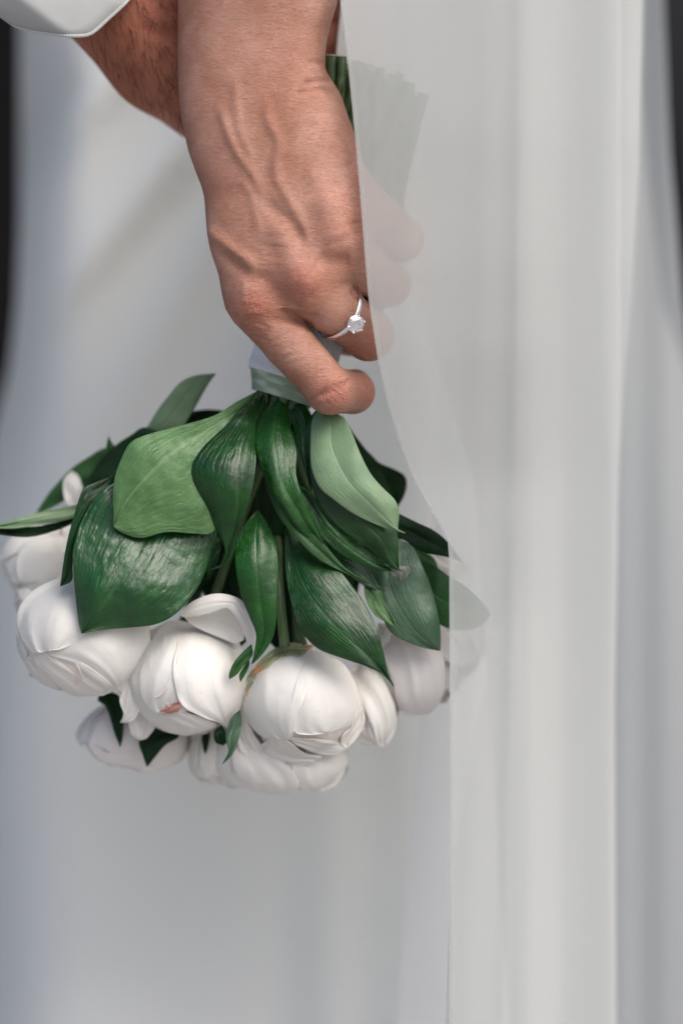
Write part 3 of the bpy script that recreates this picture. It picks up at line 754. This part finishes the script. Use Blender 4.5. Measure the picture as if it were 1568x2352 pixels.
petal_on(fB, cB, rB, (412, 1610), (366, 1634), [(398, 1616), (380, 1626)], [(414, 1628), (392, 1640)], 13, 14, seed=90, mat='petal_red')
# curled petal standing up off peony B: hood and shaded inner face
leaf('petal', (410, 1412), (566, 1486), [(441, 1382), (488, 1364), (527, 1366), (559, 1382), (582, 1418), (592, 1460), (585, 1494)], [(430, 1418), (484, 1408), (516, 1396), (534, 1408), (551, 1432), (562, 1458), (566, 1472)], (-84, -112, -120, -104, -90), 22, ripple=1, seed=3, name='petal', parent=fB, label='petal curled back over the flower')
leaf('petal', (420, 1412), (560, 1470), [(450, 1400), (484, 1400), (516, 1392), (545, 1415), (560, 1450)], [(436, 1432), (469, 1450), (508, 1466), (540, 1478)], (-70, -64, -56, -52, -56), -14, ripple=1, seed=3, name='petal', parent=fB)
cC, rC = (692, 1610, 0), (134, 120, 124)
fC = peony(cC, rC, (.05, .8, -.42), 'tight round white peony in the middle showing its green sepals', seed=31)
petal_on(fC, cC, rC, (640, 1492), (655, 1704), [(573, 1545), (562, 1590), (562, 1640), (588, 1682), (623, 1700)], [(722, 1500), (726, 1540), (702, 1600), (680, 1650), (672, 1688)], 8, 12, seed=12)
petal_on(fC, cC, rC, (712, 1492), (745, 1684), [(690, 1540), (670, 1600), (660, 1650), (674, 1682), (712, 1688)], [(784, 1520), (813, 1566), (829, 1613), (827, 1642), (803, 1668)], 4, 9, seed=13)
petal_on(fC, cC, rC, (556, 1600), (603, 1746), [(546, 1630), (545, 1680), (552, 1722), (574, 1742)], [(566, 1640), (580, 1680), (600, 1715)], 0, 6, seed=14, scale=1.05)
petal_on(fC, cC, rC, (630, 1690), (720, 1752), [(596, 1715), (580, 1742), (620, 1758), (670, 1763)], [(668, 1706), (700, 1730), (740, 1738)], -4, 4, seed=15, scale=1.07)
petal_on(fC, cC, rC, (650, 1690), (800, 1716), [(680, 1710), (730, 1732), (770, 1732)], [(700, 1696), (750, 1700), (785, 1706)], -8, 2, seed=16, scale=1.05)
petal_on(fC, cC, rC, (826, 1600), (796, 1720), [(812, 1660), (785, 1690), (782, 1708)], [(838, 1640), (833, 1670), (815, 1700)], -14, -4, seed=17, scale=1.06)
petal_on(fC, cC, rC, (700, 1650), (745, 1714), [(664, 1680), (684, 1708)], [(806, 1664), (796, 1700)], 0, -2, seed=95, scale=1.02, mat='petal_in')
petal_on(fC, cC, rC, (640, 1670), (660, 1716), [(600, 1690), (620, 1712)], [(700, 1690), (690, 1712)], -2, -2, seed=96, scale=1.02, mat='petal_in')
def sepal(root, c, r, *a, **k): o = petal_on(root, c, r, *a, mat='sepal', **k); o.name = 'sepal'; return o
sepal(fC, cC, rC, (700, 1478), (580, 1552), [(650, 1484), (608, 1506), (584, 1535)], [(690, 1502), (636, 1512), (612, 1535)], 14, 15, scale=1.03, wav=1)
sepal(fC, cC, rC, (640, 1482), (722, 1482), [(660, 1502), (690, 1506)], [(670, 1476), (700, 1480)], 14, 18, scale=1.03, wav=1)
sepal(fC, cC, rC, (590, 1530), (566, 1600), [(575, 1545), (563, 1575)], [(590, 1550), (574, 1580)], 12, 10, scale=1.03, wav=1)
cD, rD = (850, 1620, 60), (62, 96, 70)
fD = peony(cD, rD, (.2, .9, -.2), 'narrow white peony squeezed in between two larger ones right of the middle', seed=41, mat='petal')
petal_on(fD, cD, rD, (822, 1520), (885, 1716), [(796, 1560), (830, 1620), (850, 1660), (866, 1708)], [(874, 1556), (899, 1600), (911, 1645), (905, 1684)], 10, 14, seed=18)
petal_on(fD, cD, rD, (850, 1610), (872, 1712), [(826, 1640), (815, 1692), (840, 1706)], [(862, 1640), (866, 1680)], 2, 6, seed=19, mat='petal_pink')
cE, rE = (960, 1530, 80), (104, 110, 96)
fE = peony(cE, rE, (.35, .8, -.3), 'blush-tinted peony at the right end, partly behind the veil', seed=51, mat='petal_pink')
petal_on(fE, cE, rE, (900, 1430), (985, 1640), [(880, 1500), (900, 1560), (914, 1620), (940, 1646)], [(990, 1450), (1020, 1520), (1022, 1580), (1005, 1620)], 8, 12, seed=20, mat='petal_pink')
petal_on(fE, (895, 1470, 70), (50, 70, 50), (870, 1430), (900, 1510), [(862, 1460), (872, 1500)], [(905, 1445), (922, 1475), (915, 1498)], 0, 6, seed=21, mat='petal')
cE2 = (1030, 1475, 200); fE2 = peony(cE2, (86, 112, 90), (.5, .6, -.3), 'pale peony showing between the leaves and the veil edge', seed=55, mat='petal_pink')
leaf('petal', (985, 1262), (1075, 1300), [(1010, 1262), (1045, 1275)], [(1000, 1310), (1040, 1330), (1070, 1318)], (70, 60, 66), 8, name='petal', parent=fE2, label='white petal between two dark leaves')
cF, rF = (640, 1735, 110), (158, 98, 120)
fF = peony(cF, rF, (.05, .9, .1), 'wide soft-edged peony hanging lowest under the middle one', seed=61, open_=.06)
petal_on(fF, cF, rF, (560, 1690), (606, 1822), [(534, 1740), (548, 1790), (575, 1815)], [(640, 1740), (684, 1790), (680, 1818), (640, 1826)], 6, 14, seed=22)
petal_on(fF, cF, rF, (720, 1700), (745, 1816), [(672, 1750), (676, 1795), (705, 1816)], [(790, 1720), (796, 1755), (780, 1795)], 4, 10, seed=23)
cF2 = (488, 1735, 120); fF2 = peony(cF2, (54, 78, 60), (-.1, .9, .1), 'small half-open peony tucked between the lower blooms', seed=65)
cG, rG = (312, 1690, 170), (132, 88, 110)
fG = peony(cG, rG, (-.3, .85, .15), 'pinkish peony out of focus under the two left blooms', seed=71, mat='petal_pink')
cH, rH = (95, 1300, 190), (92, 96, 100)
fH = peony(cH, rH, (-.7, .5, .1), 'blurred white peony at the far left above the front row', seed=81, open_=.12)
cH2 = (170, 1250, 240); fH2 = peony(cH2, (80, 90, 90), (-.6, .1, -.3), 'blurred white peony behind the upper left leaves', seed=85, open_=.1)
leaf('petal', (175, 1180), (165, 1082), [(150, 1150), (146, 1105)], [(192, 1140), (182, 1095)], (150, 140, 136), 6, name='petal', parent=fH2, label='upright white petal among the leaves')
cH3 = (70, 1380, 150); fH3 = peony(cH3, (40, 60, 50), (-.7, .5, -.2), 'small white bud edge left of the big left bloom', seed=89)

# --- leaves, front to back
leaf('pale', (592, 898), (261, 1209), [(539, 925), (488, 956), (391, 983), (328, 1001), (297, 1018), (277, 1057), (264, 1093), (259, 1139), (261, 1180)],
     [(588, 915), (566, 960), (536, 1040), (520, 1130), (494, 1221), (449, 1227), (383, 1223), (324, 1237), (276, 1222)], (-50, -95, -150, -176, -178, -168), 22,
     [(562, 934), (469, 992), (391, 1040), (325, 1105), (280, 1165)], 3, seed=1, label='broad pale green leaf left of the ribbon')
leaf('gloss', (606, 905), (478, 1311), [(560, 930), (520, 975), (470, 1022), (444, 1060), (441, 1090), (455, 1140), (480, 1192), (503, 1230), (517, 1262), (516, 1288), (500, 1302)],
     [(610, 930), (592, 965), (586, 1010), (589, 1060), (583, 1110), (570, 1160), (547, 1220), (538, 1268), (515, 1298)], (-58, -110, -172, -196, -178, -150, -140), 26,
     [(590, 945), (566, 1000), (552, 1060), (548, 1120), (544, 1180), (527, 1250), (520, 1290)], 3.5, seed=2, label='glossy dark leaf with a twisted tip below the ribbon')
leaf('gloss2', (640, 915), (742, 1262), [(616, 932), (590, 979), (587, 1031), (602, 1082), (626, 1134), (649, 1162), (682, 1209), (716, 1240)],
     [(658, 932), (668, 979), (682, 1036), (680, 1085), (692, 1130), (716, 1182), (742, 1236)], (-62, -110, -160, -172, -160, -140), 24, seed=3, ripple=4)
leaf('mid', (606, 1075), (878, 1350), [(608, 1110), (620, 1145), (644, 1192), (691, 1248), (733, 1286), (785, 1313), (830, 1333)],
     [(628, 1120), (660, 1160), (691, 1200), (747, 1252), (794, 1305), (848, 1338)], (-100, -140, -150, -140, -128), 10, seed=4, ripple=2)
leaf('pale2', (735, 936), (932, 1225), [(716, 965), (712, 1031), (715, 1078), (733, 1120), (766, 1148), (804, 1176), (851, 1200), (905, 1220)],
     [(785, 956), (804, 984), (827, 1040), (851, 1087), (879, 1120), (907, 1148), (916, 1172), (915, 1200), (914, 1221)], (-90, -150, -196, -206, -200, -180), 20,
     [(758, 965), (763, 1030), (799, 1104), (851, 1157), (903, 1208)], 3, seed=5, label='pale grey-green leaf with small holes below the little finger')
leaf('gloss', (728, 940), (916, 1309), [(703, 975), (709, 1045), (712, 1101), (729, 1148), (757, 1190), (804, 1232), (851, 1265), (885, 1295)],
     [(760, 1000), (790, 1080), (850, 1160), (900, 1200), (914, 1235), (915, 1272)], (-80, -125, -165, -172, -165, -150), 24, seed=6, ripple=3, label='glossy leaf under the pale grey-green one')
leaf('gloss2', (680, 1112), (905, 1312), [(673, 1122), (692, 1142), (716, 1188), (738, 1230), (780, 1271), (832, 1299), (880, 1311)],
     [(708, 1128), (757, 1190), (804, 1232), (851, 1268), (890, 1300)], (-110, -140, -150, -140, -134), 16, seed=7)
leaf('brownish', (890, 1300), (921, 1336), [(897, 1318)], [(938, 1302), (938, 1318)], (-128, -124, -118), 8, seed=7, label='curled grey-brown leaf tip')
leaf('gloss', (656, 1212), (905, 1578), [(653, 1256), (656, 1317), (663, 1364), (677, 1420), (696, 1457), (729, 1490), (776, 1509), (837, 1529), (869, 1543), (893, 1563)],
     [(684, 1246), (729, 1276), (774, 1304), (813, 1350), (841, 1392), (865, 1443), (879, 1490), (890, 1542)], (-60, -120, -160, -178, -176, -160), 22,
     [(680, 1300), (715, 1375), (760, 1430), (820, 1484), (872, 1535)], 3, seed=8, label='long pointed glossy leaf over the middle peony')
leaf('gloss2', (592, 1170), (578, 1526), [(565, 1200), (544, 1237), (539, 1279), (544, 1326), (555, 1373), (574, 1420), (588, 1457), (584, 1495)],
     [(616, 1204), (635, 1256), (640, 1303), (637, 1354), (635, 1420), (626, 1467), (600, 1506)], (-80, -130, -160, -158, -150, -142), 24, seed=9, label='narrow upright leaf between the second and middle peony')
leaf('mid', (578, 1480), (527, 1560), [(560, 1495), (538, 1520), (527, 1545)], [(580, 1505), (560, 1528), (545, 1548)], (-130, -132, -128), 6, seed=10)
leaf('mid', (572, 1510), (552, 1566), [(560, 1530), (550, 1550)], [(572, 1530), (562, 1552)], (-126, -126, -124), 4, seed=11)
leaf('crink', (420, 1100), (188, 1455), [(330, 1090), (240, 1120), (190, 1190), (170, 1255), (169, 1315), (174, 1374), (181, 1428)],
     [(480, 1160), (499, 1225), (490, 1262), (466, 1331), (434, 1380), (396, 1417), (352, 1436), (293, 1442), (234, 1447)], (-60, -110, -150, -182, -188, -170), 26,
     [(385, 1160), (320, 1260), (250, 1370)], 5, seed=12, nt=52, nu=21, label='large crinkled glossy leaf over the left peony')
leaf('gloss', (262, 1092), (139, 1347), [(219, 1108), (191, 1124), (172, 1178), (156, 1237), (145, 1300)], [(240, 1130), (200, 1180), (172, 1250), (168, 1300), (166, 1334)], (-80, -120, -130, -128), 14, seed=13, label='narrow leaf edge folded behind the crinkled leaf')
leaf('pale2', (200, 1155), (-40, 1212), [(178, 1158), (137, 1167), (98, 1175), (39, 1190), (0, 1203)], [(190, 1175), (168, 1190), (137, 1198), (90, 1206), (30, 1214)], (20, -10, -40, -50), 8, seed=14, label='narrow leaf pointing out to the left edge')
leaf('dark', (200, 1175), (-40, 1216), [(168, 1190), (137, 1198), (90, 1208), (30, 1212)], [(180, 1196), (129, 1219), (66, 1234), (0, 1228)], (26, 6, -20, -30), 6, seed=15)
leaf('pale2', (320, 1012), (496, 858), [(344, 971), (363, 940), (387, 909), (414, 878), (449, 862)], [(400, 1000), (441, 948), (457, 921), (477, 885)], (110, 80, 70, 60), 12, seed=16, label='pale leaf standing up at the back left')
leaf('dark', (400, 985), (520, 945), [(430, 950), (463, 941), (496, 941)], [(450, 985), (500, 965)], (120, 130, 140), 6, seed=17)
leaf('dark', (400, 1010), (190, 1125), [(336, 981), (301, 999), (266, 1022), (234, 1053), (207, 1092)], [(390, 1060), (310, 1110), (240, 1120)], (60, 80, 90, 90), 10, seed=18)
leaf('mid', (290, 1040), (84, 1178), [(244, 1028), (203, 1050), (168, 1073), (145, 1096), (113, 1132)], [(270, 1080), (200, 1112), (150, 1150), (110, 1172)], (130, 150, 165, 175), 10, seed=19)
leaf('mid', (262, 1055), (250, 1002), [(244, 1040), (246, 1018)], [(272, 1035), (258, 1018)], (110, 105, 100), 2, seed=20)
leaf('dark', (785, 955), (912, 1165), [(770, 1010), (820, 1100), (880, 1160)], [(818, 1003), (851, 1045), (874, 1064), (907, 1078), (930, 1093), (934, 1118), (925, 1145)], (20, 60, 90, 100), 12, seed=21, label='dark blurred leaf at the back right of the handle')
leaf('dark', (845, 1140), (1062, 1292), [(916, 1179), (958, 1200), (996, 1218), (1030, 1247)], [(880, 1220), (926, 1240), (970, 1268), (1030, 1280)], (-20, -30, -50, -78), 12, seed=22, label='dark pointed leaf reaching under the veil')
leaf('grey', (892, 1225), (1011, 1495), [(864, 1290), (862, 1330), (874, 1400), (890, 1445), (921, 1468), (968, 1487)],
     [(920, 1240), (949, 1256), (972, 1303), (991, 1350), (1003, 1397), (1011, 1445)], (-40, -70, -90, -92, -80), 18, [(890, 1330), (915, 1395), (960, 1455)], 3, seed=23, label='broad grey-green leaf at the right, square-tipped')
leaf('mid', (940, 1255), (1126, 1410), [(1000, 1300), (1030, 1322), (1066, 1345), (1100, 1375)], [(960, 1400), (1012, 1436), (1057, 1448), (1104, 1438)], (20, -20, -60, -84), 12, seed=24, label='mid green leaf whose tip shows through the veil')
leaf('mid', (920, 1240), (1010, 1330), [(965, 1262), (995, 1280), (1006, 1305)], [(930, 1300), (970, 1330)], (30, 40, 50), 8, seed=25)
leaf('pale', (836, 1330), (911, 1443), [(838, 1370), (858, 1410), (884, 1428)], [(870, 1350), (884, 1385), (902, 1418)], (-96, -108, -112), -10, seed=26, label='small pale folded leaf tip')
leaf('grey', (790, 1285), (874, 1356), [(802, 1318), (836, 1345)], [(838, 1300), (860, 1330)], (-112, -110, -104), 8, seed=27)
leaf('grey', (552, 1630), (511, 1755), [(530, 1650), (518, 1690), (524, 1725)], [(556, 1660), (548, 1700), (532, 1735)], (-60, -80, -86), 10, seed=28, label='small grey leaf left of the middle peony')
leaf('dark', (510, 1665), (514, 1712), [(492, 1680), (495, 1705)], [(520, 1685), (522, 1702)], (-30, -50, -40), 14, seed=29)
leaf('dark', (240, 1585), (276, 1716), [(224, 1608), (244, 1625), (262, 1680)], [(276, 1600), (284, 1650), (282, 1695)], (60, 50, 40, 40), 8, seed=30)
leaf('dark', (395, 1655), (338, 1761), [(340, 1680), (319, 1702), (328, 1735)], [(412, 1690), (380, 1712), (352, 1745)], (50, 40, 30, 26), 8, seed=31)
leaf('dark', (476, 1665), (472, 1732), [(465, 1690), (466, 1715)], [(482, 1690), (478, 1715)], (60, 50, 50), 3, seed=32)
leaf('gloss', (478, 1225), (480, 1330), [(470, 1280)], [(506, 1240), (500, 1290)], (-30, -40, -50), 8, seed=33)
leaf('gloss2', (660, 920), (716, 1130), [(672, 975), (690, 1050)], [(712, 945), (716, 1030)], (-50, -90, -110), 14, seed=34)
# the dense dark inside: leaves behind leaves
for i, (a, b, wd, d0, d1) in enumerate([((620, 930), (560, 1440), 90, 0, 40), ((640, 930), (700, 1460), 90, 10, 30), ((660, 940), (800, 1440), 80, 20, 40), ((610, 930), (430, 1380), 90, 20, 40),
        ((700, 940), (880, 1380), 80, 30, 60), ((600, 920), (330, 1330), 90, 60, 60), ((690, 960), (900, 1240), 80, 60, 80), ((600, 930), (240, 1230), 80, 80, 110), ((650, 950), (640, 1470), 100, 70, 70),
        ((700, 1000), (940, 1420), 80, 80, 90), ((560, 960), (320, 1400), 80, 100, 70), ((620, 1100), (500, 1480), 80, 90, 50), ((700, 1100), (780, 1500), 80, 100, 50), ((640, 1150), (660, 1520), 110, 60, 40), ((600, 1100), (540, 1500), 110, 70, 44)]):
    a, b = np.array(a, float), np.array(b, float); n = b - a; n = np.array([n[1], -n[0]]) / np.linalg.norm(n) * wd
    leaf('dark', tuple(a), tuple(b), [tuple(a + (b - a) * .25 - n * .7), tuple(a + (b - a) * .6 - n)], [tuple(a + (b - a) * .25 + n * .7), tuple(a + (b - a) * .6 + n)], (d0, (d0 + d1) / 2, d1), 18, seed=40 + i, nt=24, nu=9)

# --- stems: from each bloom up through the handle to the cut ends
A0, A1 = np.array([655., 892., -6.]), np.array([872., 190., 10.]); axd = (A1 - A0) / np.linalg.norm(A1 - A0)
ex = np.cross(axd, (0, 0, 1)); ex /= np.linalg.norm(ex); ez = np.cross(axd, ex)
def onaxis(t, a, r): return A0 + (A1 - A0) * t + (ex * math.cos(a) + ez * math.sin(a)) * r
def stem(path, rad, end=None, label=None):
    c_, f_ = tube_pts(cr(path, 26), rad, 10); o = mesh_obj('stem', W(c_), f_, M['stem'], bq, label=label)
    p = np.array(path[-1], float); q = np.array(path[-2], float); dv = (p - q) / np.linalg.norm(p - q)
    c2, f2 = tube_pts([p, p + dv * 1.2, p + dv * 2.2], [rad * 1.03, rad * 1.06, rad * .9], 10); mesh_obj('cut_end', W(c2), f2, M['cut'], o)
heads = [cA, cB, cC, cD, cE, cE2, cF, cG, cH, cH2, cF2]
sr = np.random.RandomState(9)
for i in range(20):
    a = i * 2.4; rr_ = 92 * math.sqrt((i + .5) / 20) if i >= 11 else 30 + 40 * ((i * .37) % 1)
    h = heads[i % 11]; hd = np.array(h, float)
    start = hd + (A0 - hd) * .14
    if i < 11: path = [tuple(start), tuple(hd + (A0 - hd) * .6 + np.array([0, 0, 20])), tuple(onaxis(0.0, a, rr_ * .62)), tuple(onaxis(.5, a + .3, rr_)), tuple(onaxis(1.0 + sr.uniform(-.02, .05), a + .6, rr_ * 1.25))]
    else: path = [tuple(onaxis(-.1, a, rr_ * .5)), tuple(onaxis(0.1, a, rr_ * .8)), tuple(onaxis(.5, a + .3, rr_)), tuple(onaxis(1.0 + sr.uniform(-.05, .03), a + .6, rr_ * 1.25))]
    stem(path, sr.uniform(11, 15))
# the three cut ends that show between the wrist and the veil, and those seen faintly through it
for (x0, y0, x1, y1, r0, d_) in ((754, 330, 762, 128, 15, -30), (776, 340, 785, 130, 11, -44), (798, 420, 805, 140, 14, -20), (830, 430, 838, 146, 15, -56), (868, 450, 868, 156, 15, -60), (890, 460, 905, 172, 15, -58), (905, 455, 940, 190, 14, -50), (915, 450, 972, 215, 13, -40), (850, 440, 855, 165, 14, -30)):
    stem([(x0 - 60, y0 + 330, d_ * .3), (x0, y0, d_), (x1, y1, d_ + 8)], r0)
c_, f_ = tube_pts([(774, 230, -52), (780, 200, -54), (784, 176, -54)], [8, 9, 9], 8); so_ = mesh_obj('stem', W(c_), f_, M['stem'], bq, label='short snapped side stem')
for (x0, y0, x1, y1, r0, d_) in ((640, 1345, 654, 1486, 12, -70), (676, 1400, 700, 1480, 6, -50)):
    c_, f_ = tube_pts(cr([(x0 - 4, y0 - 120, d_ + 110), (x0, y0, d_), (x1, y1, d_ - 16)], 16), r0, 10); mesh_obj('stem', W(c_), f_, M['stem'], bq, label='grey-green ridged stem of the middle peony')
# --- white handle wrap and satin ribbon
def band(name, t0, t1, r0, r1, mat, nt=14, parent=None, label=None, bulge=0, tw=0, ns=56, solid=.0004):
    co, uv = [], []
    for i in range(nt):
        t = t0 + (t1 - t0) * i / (nt - 1); r = r0 + (r1 - r0) * i / (nt - 1) + bulge * math.sin(math.pi * i / (nt - 1))
        for j in range(ns):
            a = 2 * math.pi * j / ns
            rr_ = r + (1.4 * math.sin(i * 1.9 + 2 * math.sin(a)) + 1.0 * math.sin(a * 5 + i)) * (1 if tw else .2)
            co.append(onaxis(t, a, rr_)); uv.append((j / ns * 4, i / (nt - 1)))
    return mesh_obj(name, W(np.array(co)), grid_faces(nt, ns, True), M[mat], parent or bq, uv=uv, solid=solid, label=label)
hw = band('handle_wrap', .03, .62, 95, 99, 'wrap', 30, tw=1, bulge=3, label='white fabric wound round the stems')
band('ribbon', .0, .036, 80, 93, 'ribbon', 10, label='pale green satin ribbon, upper turn')
band('ribbon', -.032, .004, 72, 81.5, 'ribbon', 10, label='pale green satin ribbon, lower turn')

# ------------------------------------------------------------------ ring
n_ = np.array([.46, .32, -.827]); a_ = np.array([.675, .473, .563]); a_ /= np.linalg.norm(a_); n_ -= a_ * (n_ @ a_); n_ /= np.linalg.norm(n_); e_ = np.cross(a_, n_)
ctr = np.array([779., 718., -144.])
ring = thing('engagement_ring', 'silver solitaire ring with a round clear stone on the ring finger', 'ring', tuple(ctr + n_ * 60))
co, nb = [], 72
for j in range(nb):
    th = 2 * math.pi * j / nb; rd = n_ * math.cos(th) + e_ * math.sin(th)
    wdt = 8.5 - 2.0 * max(0, math.cos(th)) ** 3
    for k in range(8):
        q = 2 * math.pi * k / 8; co.append(ctr + rd * (67.5 + 2.6 * math.cos(q)) + a_ * wdt * math.sin(q))
f_ = [(j * 8 + k, j * 8 + (k + 1) % 8, ((j + 1) % nb) * 8 + (k + 1) % 8, ((j + 1) % nb) * 8 + k) for j in range(nb) for k in range(8)]
mesh_obj('band', W(np.array(co)), f_, M['metal'], ring)
gc = ctr + n_ * 82; SR = 20.5
fwd = n_ * .85 + np.array([0, 0, -1]) * .3; fwd /= np.linalg.norm(fwd); g1 = np.cross(fwd, a_); g1 /= np.linalg.norm(g1); g2 = np.cross(fwd, g1)
prof = [(0, 5.5), (.56 * SR, 5.5), (.8 * SR, 3.6), (SR, .6), (SR, -.6), (.5 * SR, -9), (0.02 * SR, -15)]
co, f_ = [], []; S_ = 16
for pi_, (r0, h0) in enumerate(prof):
    for k in range(S_):
        th = 2 * math.pi * (k + .5 * (pi_ % 2)) / S_; co.append(gc + fwd * h0 + (g1 * math.cos(th) + g2 * math.sin(th)) * r0)
for i in range(len(prof) - 1):
    for k in range(S_):
        a, b, c, d = i * S_ + k, i * S_ + (k + 1) % S_, (i + 1) * S_ + (k + 1) % S_, (i + 1) * S_ + k
        f_ += [(a, b, d), (b, c, d)] if i % 2 else [(a, b, c), (a, c, d)]
mesh_obj('gemstone', W(np.array(co)), f_, M['gem'], ring, smooth=False)
for k in range(6):
    th = 2 * math.pi * k / 6 + .35; rd = g1 * math.cos(th) + g2 * math.sin(th)
    P = [gc - fwd * 16 + rd * 7, gc - fwd * 4 + rd * (SR * .95), gc + fwd * 1.5 + rd * (SR * 1.05), gc + fwd * 4.5 + rd * (SR * .98)]
    c_, ff = tube_pts(P, [1.6, 1.7, 2.2, 2.2], 8); mesh_obj('prong', W(c_), ff, M['metal'], ring)
